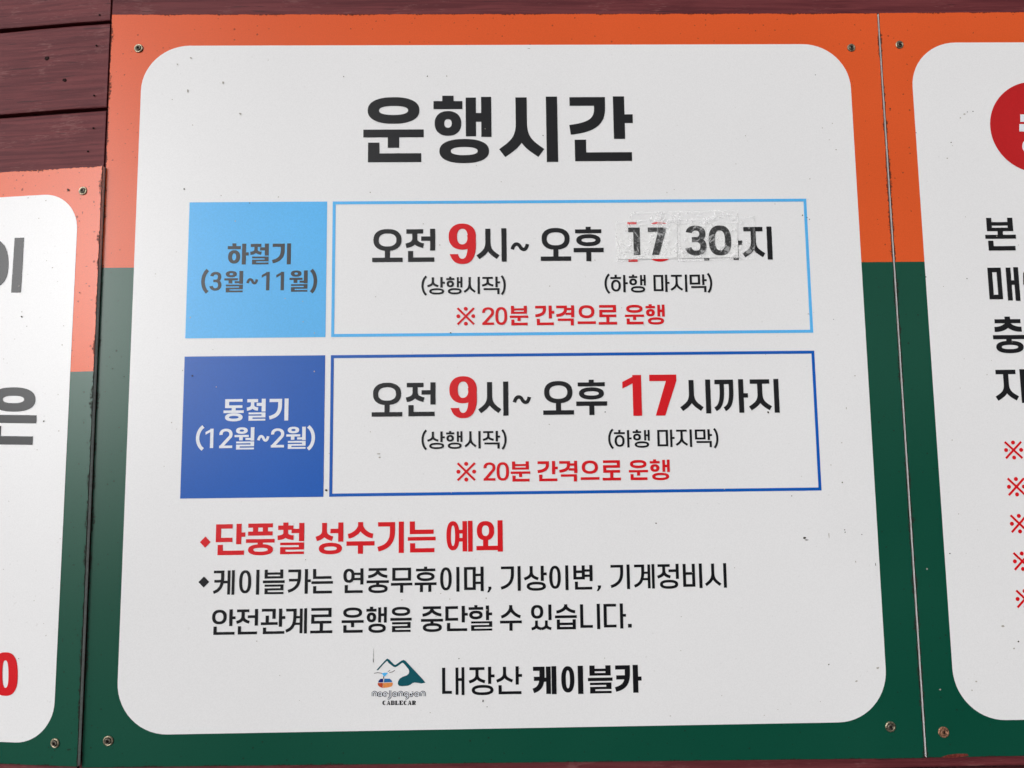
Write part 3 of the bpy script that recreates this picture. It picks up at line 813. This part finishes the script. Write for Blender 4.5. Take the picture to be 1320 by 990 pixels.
# second row of times
for word_ in ([('오', 479.2, 518.5), ('전', 523.8, 561.3)], [('시', 618.1, 655.2), ('~', 661, 684.2, 509.8, 520.4)], [('오', 699.9, 739.5), ('후', 742.6, 782.4)], [('시', 878.1, 916.1), ('까', 921.6, 964.2), ('지', 966.6, 1004.2)]):
    text(S, 'time_text', word_, (492.6, 536.4), (489.2, 532.3), 480, 1004, mat='black', depth=TD, parent=fr2, **BL_)
text(S, 'red_nine', [('9', 579.2, 614.7)], (485, 539.2), (484.8, 539), 579, 614, .200, .128, 'red', TD, fr2)
text(S, 'red_seventeen', [('1', 802.5, 827), ('7', 837.5, 872.5)], (483.2, 536), (483, 535.7), 803, 872, .215, .155, 'red', TD, fr2)
text(S, 'note_text', [('(', 543.3, 550.2, 554.2, 580), ('상', 551, 573.4), ('행', 575, 596), ('시', 599.3, 619.5), ('작', 622.5, 644.7), (')', 646.6, 652.9, 553.6, 579.4)],
     (556.2, 578.5), (555.4, 577.7), 543, 652, mat='black', depth=TD, parent=fr2, **LT)
text(S, 'note_text', [('(', 784, 791, 552.8, 578.6), ('하', 791.6, 814.2), ('행', 815.7, 837.6), ('마', 847.3, 869.6), ('지', 871.5, 892), ('막', 895.8, 918), (')', 919.9, 926, 552, 577.8)],
     (554.6, 577), (553.2, 575.8), 784, 926, mat='black', depth=TD, parent=fr2, **LT)
text(S, 'interval_text', [('※', 588.3, 613.6, 595.4, 620.6), ('2', 623.2, 638.5, 596, 619.6), ('0', 640, 656, 595.8, 619.6), ('분', 658.3, 683.5), ('간', 693, 719), ('격', 721, 744.2), ('으', 748.3, 772.5),
     ('로', 776.5, 800.2), ('운', 810.5, 835.3), ('행', 837.7, 863.5)], (594.8, 621), (592.4, 618.2), 658, 863, mat='red', depth=TD, parent=fr2, **RD)
# notes below
text(S, 'exception_text', [('◆', 257.6, 271.4, 691.6, 706), ('단', 278, 316), ('풍', 317, 353.9), ('철', 357.8, 392), ('성', 407.6, 442.5), ('수', 446.6, 482.8), ('기', 487.2, 520.5), ('는', 525.6, 561.5),
     ('예', 575.4, 609.2), ('외', 613.9, 648)], (676.3, 716.4), (669.8, 710), 278, 648, .168, .142, 'red', -.0009)
BD = dict(tv=.130, th=.112)
text(S, 'notice_text', [('◆', 255.7, 269.6, 743.2, 757.3), ('케', 275.3, 302.3), ('이', 308.2, 334.2), ('블', 338.9, 366.9), ('카', 371.4, 400.6), ('는', 401.4, 429.2), ('연', 442.5, 468.4), ('중', 472.5, 501.2),
     ('무', 503.9, 531.5), ('휴', 534.4, 562.8), ('이', 567.3, 592.2), ('며', 598.1, 623.4), (',', 628, 633.3, 756.2, 763.6), ('기', 645.8, 671.2), ('상', 675.8, 704.8), ('이', 708, 732.7), ('변', 739.1, 763.9),
     (',', 769, 774.8, 754.6, 762), ('기', 787.2, 811.9), ('계', 817.6, 843.8), ('정', 847.6, 875.2), ('비', 879.8, 905.2), ('시', 909.5, 936.6)], (734.3, 766.2), (726.8, 758.2), 275, 936, mat='black', depth=-.0009, **BD)
text(S, 'notice_text', [('안', 273.2, 303.5), ('전', 304.8, 332.4), ('관', 336.2, 367.6), ('계', 368.6, 395.6), ('로', 399.9, 428.4), ('운', 440.3, 468.7), ('행', 472.2, 498.5), ('을', 503.1, 530.6), ('중', 542.6, 571),
     ('단', 574, 603), ('할', 604.1, 634.4), ('수', 644.4, 672.6), ('있', 684.5, 711), ('습', 715.3, 743.5), ('니', 747.3, 773.5), ('다', 778.1, 807), ('.', 809.5, 814.3, 804.2, 809)],
     (785.3, 818.2), (778.2, 810.4), 273, 814, mat='black', depth=-.0009, **BD)
text(S, 'place_text', [('내', 569.8, 598.6), ('장', 604.7, 637.5), ('산', 640.2, 673)], (860, 896), (859.2, 895), 570, 673, .118, .105, 'black', -.0009)
text(S, 'company_text', [('케', 687.2, 717.2), ('이', 723.5, 751.7), ('블', 757.8, 789.6), ('카', 793.2, 827)], (858.6, 894.8), (857.4, 893.4), 687, 827, .195, .150, 'black', -.0009)

# the emblem: mountain ridge, gondola, curved lettering
def lp(x, y): return (470 + x / 12.38, 840 + y / 12.38)
def spl(pts, k=7, closed=True):
    """Catmull-Rom through points"""
    out = []; n = len(pts)
    for i in range(n if closed else n - 1):
        p = [pts[(i + j) % n] if closed else pts[max(0, min(n - 1, i + j))] for j in (-1, 0, 1, 2)]
        for s_ in range(k):
            t = s_ / k
            out.append(tuple(.5 * (2 * p[1][a] + (p[2][a] - p[0][a]) * t + (2 * p[0][a] - 5 * p[1][a] + 4 * p[2][a] - p[3][a]) * t * t + (3 * p[1][a] - p[0][a] - 3 * p[2][a] + p[3][a]) * t ** 3) for a in (0, 1)))
    if not closed: out.append(pts[-1])
    return out
LD = -.0009
emb = bpy.data.objects.new('emblem', None); COL.objects.link(emb); emb.parent = S.root
ridge = [(188, 294), (300, 170), (345, 120), (368, 112), (392, 128), (470, 205), (490, 212), (510, 200), (590, 142), (622, 132), (655, 150), (800, 305), (930, 445), (970, 495),
         (905, 508), (850, 500), (800, 492), (765, 500), (735, 525), (690, 545), (600, 552), (550, 545), (530, 520), (532, 480), (560, 430), (610, 400), (670, 380), (705, 350), (712, 310),
         (700, 280), (660, 230), (620, 182), (600, 178), (520, 235), (490, 248), (455, 238), (410, 200), (385, 185), (362, 150), (350, 152), (300, 200), (215, 298)]
shapes(S, 'mountain', [[lp(x, y) for x, y in ridge]], 'teal', LD, emb)
shapes(S, 'cabin_window', [[lp(*p) for p in ((250, 434), (298, 430), (296, 490), (214, 492), (228, 458))]], 'navy', LD, emb)
shapes(S, 'cabin_window', [[lp(*p) for p in ((312, 430), (400, 432), (432, 462), (440, 486), (308, 492))]], 'steelblue', LD, emb)
shapes(S, 'cabin_side', [[lp(*p) for p in ((210, 499), (290, 499), (288, 580), (240, 562), (212, 535))]], 'rust', LD, emb)
shapes(S, 'cabin_front', [[lp(*p) for p in ((294, 499), (446, 492), (450, 520), (430, 556), (360, 574), (294, 580))]], 'amber', LD, emb)
shapes(S, 'hanger', [[lp(*p) for p in ((296, 395), (310, 395), (310, 430), (296, 430))]], 'black', LD, emb)
shapes(S, 'pulley', [[lp(*p) for p in spl([(270, 352), (320, 335), (372, 342), (352, 362), (326, 394), (304, 392), (290, 368)], 4)]], 'cyan', LD, emb)
def strokes(paths, w, name, mat, depth, conv):
    VV, FF = [], []
    for i, grp in enumerate(paths):                   # each letter is merged by itself, neighbours a hair apart in depth
        g = G(w, w)
        for p in grp: g.path(p, w)
        P = []
        for p in g.P:
            q = [S.pl.at(*conv(*c), depth) for c in p]
            a = sum(q[j][0] * q[(j + 1) % len(q)][1] - q[(j + 1) % len(q)][0] * q[j][1] for j in range(len(q)))
            P.append([(x * 100, z * 100) for x, z in (q if a > 0 else q[::-1])])
        gv, gf = union(P); k = len(VV)
        VV += [(x / 100, z / 100, depth - .00004 * (i % 2)) for x, z in gv]; FF += [tuple(k + j for j in f) for f in gf]
    o = S.mesh(name, (VV, FF), mat, emb)
    bm = bmesh.new(); bm.from_mesh(o.data)
    for f in bm.faces:
        if f.normal.y > 0: f.normal_flip()
    bm.to_mesh(o.data); bm.free()
strokes([[[(150, 345), (210, 336), (280, 345)]], [[(372, 318), (405, 300)]], [[(396, 334), (440, 325), (482, 298)]]], 9, 'cable', 'fleck', LD, lp)
def arcp(cx, cy, rx, ry, a0, a1, k=10): return [(cx + rx * math.cos(R(a0 + (a1 - a0) * i / k)), cy + ry * math.sin(R(a0 + (a1 - a0) * i / k))) for i in range(k + 1)]
def ln(x): return [[(x - 30, 712), (x - 30, 645)], arcp(x, 672, 30, 30, 180, 360) + [(x + 30, 712)]]
def la(x): return [arcp(x, 680, 27, 27, 0, 360, 14), [(x + 27, 650), (x + 27, 712)]]
def le(x): return [[(x - 26, 680), (x + 26, 680)] + arcp(x, 680, 26, 28, 0, -300, 12)]
def lj(x): return [[(x, 618), (x, 715)] + arcp(x - 26, 715, 26, 32, 0, 120, 6)]
def lg(x): return [arcp(x, 680, 27, 27, 0, 360, 14), [(x + 27, 650), (x + 27, 715)] + arcp(x + 1, 715, 26, 32, 0, 120, 6)]
def ls(x): return [[(x + 26, 652), (x + 6, 654), (x - 6, 668), (x + 12, 688), (x + 2, 706), (x - 26, 708)]]
word = [ln(160), la(245), le(330), lj(408), la(480), ln(575), lg(665), ls(750), la(832), ln(930)]
def seg(ps): return ps
strokes(seg(word), 33, 'word_outline', 'black', LD, lp)
strokes(seg(word), 13, 'word_fill', 'palewhite', LD - .0003, lp)
def lat(ch, x, wd):
    y0, y1 = 782, 852; v = 24; h = 11; g = G(v, h)
    if ch == 'C': g.arc(x, y0, x + wd, y1, v, h, 50, 310, n=2.2)
    elif ch == 'A': g.poly([(x + wd * .45, y0), (x + wd * .62, y0), (x + wd, y1), (x + wd * .62, y1)]); g.poly([(x + wd * .42, y0), (x + wd * .5, y0), (x + wd * .22, y1), (x + wd * .1, y1)]); g.rect(x + wd * .25, y0 + 42, x + wd * .72, y0 + 52); g.rect(x - 2, y1 - 8, x + wd * .34, y1)
    elif ch in 'BR':
        g.rect(x + 4, y0, x + 4 + v, y1); g.arc(x + wd * .2, y0, x + wd, y0 + 38, v * .8, h, -90, 90, n=2.2); g.rect(x, y0, x + wd * .6, y0 + h); g.rect(x, y1 - h, x + 30, y1)
        if ch == 'B': g.arc(x + wd * .2, y0 + 30, x + wd, y1, v * .8, h, -90, 90, n=2.2); g.rect(x, y1 - h, x + wd * .6, y1)
        else: g.poly([(x + wd * .45, y0 + 34), (x + wd * .75, y0 + 34), (x + wd, y1), (x + wd * .7, y1)])
    elif ch in 'LE':
        g.rect(x + 4, y0, x + 4 + v, y1); g.rect(x, y1 - h, x + wd * .95, y1); g.rect(x + wd * .8, y1 - 24, x + wd * .95, y1); g.rect(x, y0, x + 32, y0 + h)
        if ch == 'E': g.rect(x, y0, x + wd * .95, y0 + h); g.rect(x + 20, y0 + 30, x + wd * .7, y0 + 39); g.rect(x + wd * .82, y0, x + wd * .95, y0 + 22)
    return g.P
CP = []
for i, ch in enumerate('CABLECAR'): CP += lat(ch, 284 + i * 67.5, 60)
shapes(S, 'caption', [[lp(*q) for q in p] for p in CP], 'black', LD, emb)

# dirt on the middle sign
flecks(S, [(1037, 693.5, 2.3, 1.8), (1040, 696, 2.6, .5), (1089, 683, .9, .8), (1089.5, 686, .7, 1.0), (1111, 689, .8, .6), (1085.8, 622, 1.1, 1.2), (237.5, 243.5, 1.2, 1.1), (1020.5, 639.3, .8, .6),
           (1034.5, 277.5, .9, .9), (1040.5, 280.5, .9, .7), (1043.5, 282.8, .8, .8), (845.8, 674.6, 1.1, .9), (780.2, 531, 1.0, .8), (990, 531.5, 1.4, 1.6), (1053.5, 527.5, .4, .3), (622.5, 903.5, .8, 1.6),
           (627.8, 911.2, 1.0, .4), (591.5, 849, .8, .8), (420.4, 632, 1.5, 1.7), (550.8, 98.5, .7, .9), (700, 174.5, .7, .8), (551, 98, .8, .7), (481.2, 851.5, .5, 3.0), (481.4, 843, .25, 7), (1074.5, 411.5, .7, .5),
           (1051, 96.5, .8, .6), (1068.5, 856.5, 1.0, .9), (1128.6, 727.5, .4, 2.2), (322, 261.6, .9, .6), (247.8, 484.5, 1.1, 1.2), (999, 263, .6, .6), (1049, 403, .4, .3), (581, 429, 1.3, 1.0), (443, 98.6, .8, .7)], -.0013, 'fleck')
fl = [(228.5, 82.8, 1, 1.2), (246, 74.5, 1.3, 1), (287.5, 106.5, 1.3, 2), (682, 62.4, 2, .6), (242, 117, 1, 2.5), (309.5, 146.5, 1.6, 1.3), (1073, 159, 1, .6), (1078, 193, 1.3, .8), (1102, 484.4, 1.2, 1.0), (1091, 526, .6, 2), (1103, 724, .8, 1.4),
      (1068.5, 690, .6, 4.0), (1131.5, 861, 2.0, 1.4), (1104, 878, 1.6, 1.2), (576, 98, .8, 1.2), (285, 252, .8, .8), (359, 254, 1, .8), (708.5, 368.8, .8, .6), (488, 585, 2.5, .9), (489, 589.5, 1.6, 1.0), (708, 547, .8, .6), (627.5, 786, .8, 1.0)]
for _ in range(70): fl.append((random.uniform(190, 1110), random.uniform(75, 925), random.uniform(.5, 1.1), random.uniform(.4, 1.0)))
flecks(S, fl, -.00125, 'faint', 'faint_stains')
screw(S, 178.8, 62.4, 'screw', .4)
screw(S, 1097.3, 61.6, 'screw', 1.0, .92)
screw(S, 139.7, 955, 'screw', .2, 1.05)
screw(S, 1147.7, 936.7, 'screw', .7, 1.08)

# ------------------------------------------------------------------ the right sign, cut by the frame
rs = thing('notice_sign', 'right sign with a red disc, black letters and red reference marks', 'sign', (0, 0, 0))
q_r = [MAIN.at(*p) for p in ((1132.9, 16.8), (1500, 13.5), (1530, 971.2), (1194.9, 976.8))]
q_r[1] = (q_r[1][0], MAIN.at(1320, 14.6)[1]); q_r[2] = (q_r[1][0], MAIN.at(1320, 974)[1])
RS = Sign(MAIN, rs, (q_r[2][0] + q_r[3][0]) / 2, q_r[3][1])
board(RS, q_r, T)
split(RS, q_r, zs_m, MAIN)
rl = avg(MAIN, [(1176.8, 130), (1185, 245), (1191, 335), (1204.7, 530), (1223.6, 790)], 0)
rzt = MAIN.at(1270, 55)[1]; rzb = MAIN.at(1300, 928)[1]; rr = q_r[1][0] - .035
flat(RS, 'white_panel', rrect([(rl, rzt), (rr, rzt), (rr, rzb), (rl, rzb)], .064), -.0005, 'white')
cc = MAIN.at(1336.5, 164); re = cc[0] - MAIN.at(1275.9, 164)[0]
flat(RS, 'red_disc', [(cc[0] + re * math.cos(2 * math.pi * i / 72), cc[1] + re * math.sin(2 * math.pi * i / 72)) for i in range(72)], -.0008, 'circle')
disc = [o for o in RS.root.children if o.name.startswith('red_disc')][0]
g = G(9, 9); g.rect(1315.2, 147.5, 1352, 157); g.rect(1314, 160, 1356, 169.5); g.arc(1317.8, 177, 1352, 200, 9, 7)
shapes(RS, 'disc_text', g.P, 'palewhite', -.0011, disc)
LR = dict(tv=.160, th=.135, mat='black', depth=-.0009)
text(RS, 'text_line', [('본', 1269.8, 1309.4)], (280.8, 323), (280.6, 322.8), 1270, 1309, **LR)
text(RS, 'text_line', [('매', 1274.2, 1314)], (344.6, 388), (344.4, 387.8), 1274, 1314, **LR)
text(RS, 'text_line', [('충', 1279.8, 1320.5)], (409.5, 454.6), (409.3, 454.2), 1280, 1320, **LR)
text(RS, 'text_line', [('지', 1284, 1322.5)], (476.2, 519.4), (476, 519), 1284, 1322, **LR)
shapes(RS, 'text_ring', [[(1319 + 9 * 0, 352), (1324, 344), (1330, 344), (1330, 351), (1326, 354), (1325, 364), (1330, 368), (1330, 375), (1324, 374), (1319, 366)]], 'black', -.0009)
for x, y0, y1 in ((1294.5, 568, 592.2), (1298.2, 615, 639.8), (1302, 662.5, 687.5), (1305.8, 711, 736), (1309.4, 759.4, 784.6)):
    text(RS, 'reference_mark', [('※', x, x + 24.2)], (y0, y1), (y0, y1), x, x + 24, .165, .15, 'red', -.0009)
flecks(RS, [(1147.5, 140.2, 1.2, 1.1), (1254.2, 143.6, .9, .9), (1226, 183.6, 1.1, .8), (1246.5, 359, .9, .9), (1193.5, 357, .9, .8), (1224.5, 713.3, .9, .9), (1313, 827, 1.2, .9), (1181, 171, .7, .7), (1247, 144.3, .9, .5)], -.0013, 'fleck')
fl = [(1293, 807, 2.2, 1.4), (1307, 836, 1.4, 1.0), (1258.5, 878.5, 1.3, 1.0), (1212, 889, 1.4, 1.0), (1195, 733.5, 1.2, 1.4), (1243, 147, 2, .8), (1221, 204, 1.2, .8), (1253, 890, .8, 1), (1238, 152, 1.1, 1)]
for _ in range(16): fl.append((random.uniform(1215, 1318), random.uniform(80, 900), random.uniform(.5, 1.0), random.uniform(.4, .9)))
flecks(RS, fl, -.00125, 'faint', 'faint_stains')
screw(RS, 1159.4, 57.8, 'screw', .1, .92)
screw(RS, 1216.2, 943.8, 'screw_rust', .5, 1.1, label='rusty brown screw')
shapes(RS, 'paint_smear', [[(1213, 976), (1222, 973), (1234, 971.6), (1247, 971.8), (1249, 974.6), (1232, 976.4), (1220, 977)]], 'chip', -.0007)

# ------------------------------------------------------------------ the left sign, on the part of the wall that turns away
lsn = thing('price_sign', 'left sign cut off by the picture edge, grey letters and a red zero on white', 'sign', (0, 0, 0))
q_l = [LEFTS.at(-170, 233), LEFTS.at(132.2, 214), LEFTS.at(99.2, 988.5), LEFTS.at(-170, 985)]
zl_t = (LEFTS.at(0, 222)[1] + LEFTS.at(130, 214)[1]) / 2; zl_b = q_l[2][1]
q_l[0] = (-.40, zl_t); q_l[1] = (q_l[1][0], zl_t); q_l[3] = (-.40, zl_b)
LS = Sign(LEFTS, lsn, -.2, zl_b)
board(LS, q_l, .0068)
split(LS, q_l, LEFTS.at(102, 479)[1], LEFTS)
lx = avg(LEFTS, [(99.4, 300), (89.4, 480), (76.7, 780), (73, 890)], 0)
lzt = (LEFTS.at(0, 254)[1] + LEFTS.at(50, 252.3)[1]) / 2; lzb = LEFTS.at(12, 956.6)[1]
flat(LS, 'white_panel', rrect([(-.365, lzt), (lx, lzt), (lx, lzb), (-.365, lzb)], .050), -.0005, 'white')
g = G(14.5, 12)
g.arc(-34, 308, 10.8, 371, 14, 11, n=2.4)
shapes(LS, 'heading', g.P + [[(18.8, 306.5), (31, 306.2), (27, 377), (14.2, 377.2)]], 'black', -.0009)
g = G(14, 12); g.arc(-11, 499.2, 45.6, 530.6, 14.5, 11, n=2.4)
shapes(LS, 'text_line', g.P + [[(-16, 534.5), (47.2, 535.2), (46.6, 545.8), (-16.6, 545)], [(-11, 549), (1.6, 549), (1.0, 562), (42.4, 562.5), (41.8, 573.4), (-12, 573)]], 'black', -.0009)
g = G(12, 11); g.arc(-9, 840.8, 22.8, 897, 12, 10.5, n=2.6)
shapes(LS, 'red_zero', g.P, 'red', -.0009)
flecks(LS, [(56.2, 543, 1.3, 1.2), (87.7, 244.5, 1.7, 1.9), (27.8, 408.2, 1.2, 1.2), (34.5, 420.4, 1.0, .5), (102.5, 377, .9, .9), (24, 849, .7, .6)], -.0013, 'fleck')
fl = [(36, 255, 1, .8), (59, 258.5, 1, .8), (50, 281.5, .8, .8), (67.5, 345, 1.2, .7), (28, 402, .8, .8), (80, 444.5, 1, 1.0), (82, 420, .8, .7)]
for _ in range(18): fl.append((random.uniform(0, 80), random.uniform(280, 930), random.uniform(.5, .9), random.uniform(.4, .8)))
flecks(LS, fl, -.00125, 'faint', 'faint_stains')
screw(LS, 107, 246, 'screw', .6, .95)
screw(LS, 71, 958, 'screw', .3, .98)

# ------------------------------------------------------------------ paper patches and the clear tape over the old closing time
def sheet(name, label, cat, quad, depth, lift, mat, group=None, nx=26, nz=16, seed=0, ragged=0.0):
    rnd = random.Random(seed)
    pts = [MAIN.at(*p, depth) for p in quad]
    t = thing(name, label, cat, (0, 0, 0), group=group)
    sg = Sign(MAIN, t, sum(p[0] for p in pts) / 4, min(p[1] for p in pts))
    VV, E, FF = [], [], []
    W = pts[1][0] - pts[0][0]; H = pts[0][1] - pts[3][1]
    ph = [rnd.uniform(0, 6) for _ in range(6)]
    for j in range(nz + 1):
        for i in range(nx + 1):
            u, v = i / nx, j / nz
            a = lerp(pts[0], pts[1], u); b = lerp(pts[3], pts[2], u); p = lerp(a, b, v)
            wv = (math.sin(u * 9 + ph[0]) * math.sin(v * 7 + ph[1]) + .6 * math.sin(u * 21 + v * 8 + ph[2])) * .5 + .5
            cr = (abs(u - .5) * 2) ** 6 * (abs(v - .5) * 2) ** 6
            dj = ragged * rnd.uniform(-1, 1) if (j in (0, nz) or i in (0, nx)) else 0
            VV.append((p[0] + dj * (i in (0, nx)), p[1] + dj * (j in (0, nz)), depth - lift * wv - lift * 1.5 * cr))
            E.append(min(u * W, (1 - u) * W, v * H, (1 - v) * H))
    n = nx + 1
    for j in range(nz):
        for i in range(nx): FF.append((j * n + i, (j + 1) * n + i, (j + 1) * n + i + 1, j * n + i + 1))
    return sg, (VV, FF), E, mat
def place(r, part):
    sg, vf, E, mat = r
    o = sg.mesh(part, vf, mat, None, E)
    for p in o.data.polygons: p.use_smooth = True
    return sg
p1 = place(sheet('paper_patch', 'white paper patch with black 17 taped over the old red number', 'paper patch', ((795, 289.6), (872.6, 288.4), (873.2, 333.4), (795.8, 334.4)), -.0014, .0002, 'paper', 'paper patches over the old time', seed=1), 'paper')
text(p1, 'number', [('l', 810, 825), ('7', 835.4, 858.4)], (293.6, 329), (292.8, 328.2), 810, 858, .235, .165, 'toner', -.0020, p1.root)
p2 = place(sheet('paper_patch', 'white paper patch with black 30 taped beside the letter at the right', 'paper patch', ((875, 288.2), (950.6, 287), (951.6, 332), (875.8, 333)), -.0014, .0002, 'paper', 'paper patches over the old time', seed=2), 'paper')
text(p2, 'number', [('3', 883, 910.6), ('0', 913.6, 942.6)], (291, 329.6), (290.4, 328.8), 883, 943, .205, .165, 'toner', -.0020, p2.root)
place(sheet('clear_tape', 'wrinkled clear tape strip over the patch with 17, from its left edge to the middle', 'tape', ((793.5, 285.8), (876, 281.4), (877, 331.0), (794, 337.6)), -.0025, .0004, 'tape', 'clear tape strips', seed=3, ragged=.0003), 'strip')
place(sheet('clear_tape', 'wrinkled clear tape strip over the patch with 30, reaching onto the next letter', 'tape', ((872.5, 283), (972.6, 279), (973.5, 334), (873.5, 337.0)), -.0032, .0004, 'tape', 'clear tape strips', seed=4, ragged=.0003), 'strip')
place(sheet('clear_tape', 'faint wide clear tape strip along the top of both patches', 'tape', ((812, 273.6), (951, 270.6), (951.4, 287.6), (812.6, 290.4)), -.0039, .0003, 'tape', 'clear tape strips', seed=5, ragged=.0003), 'strip')
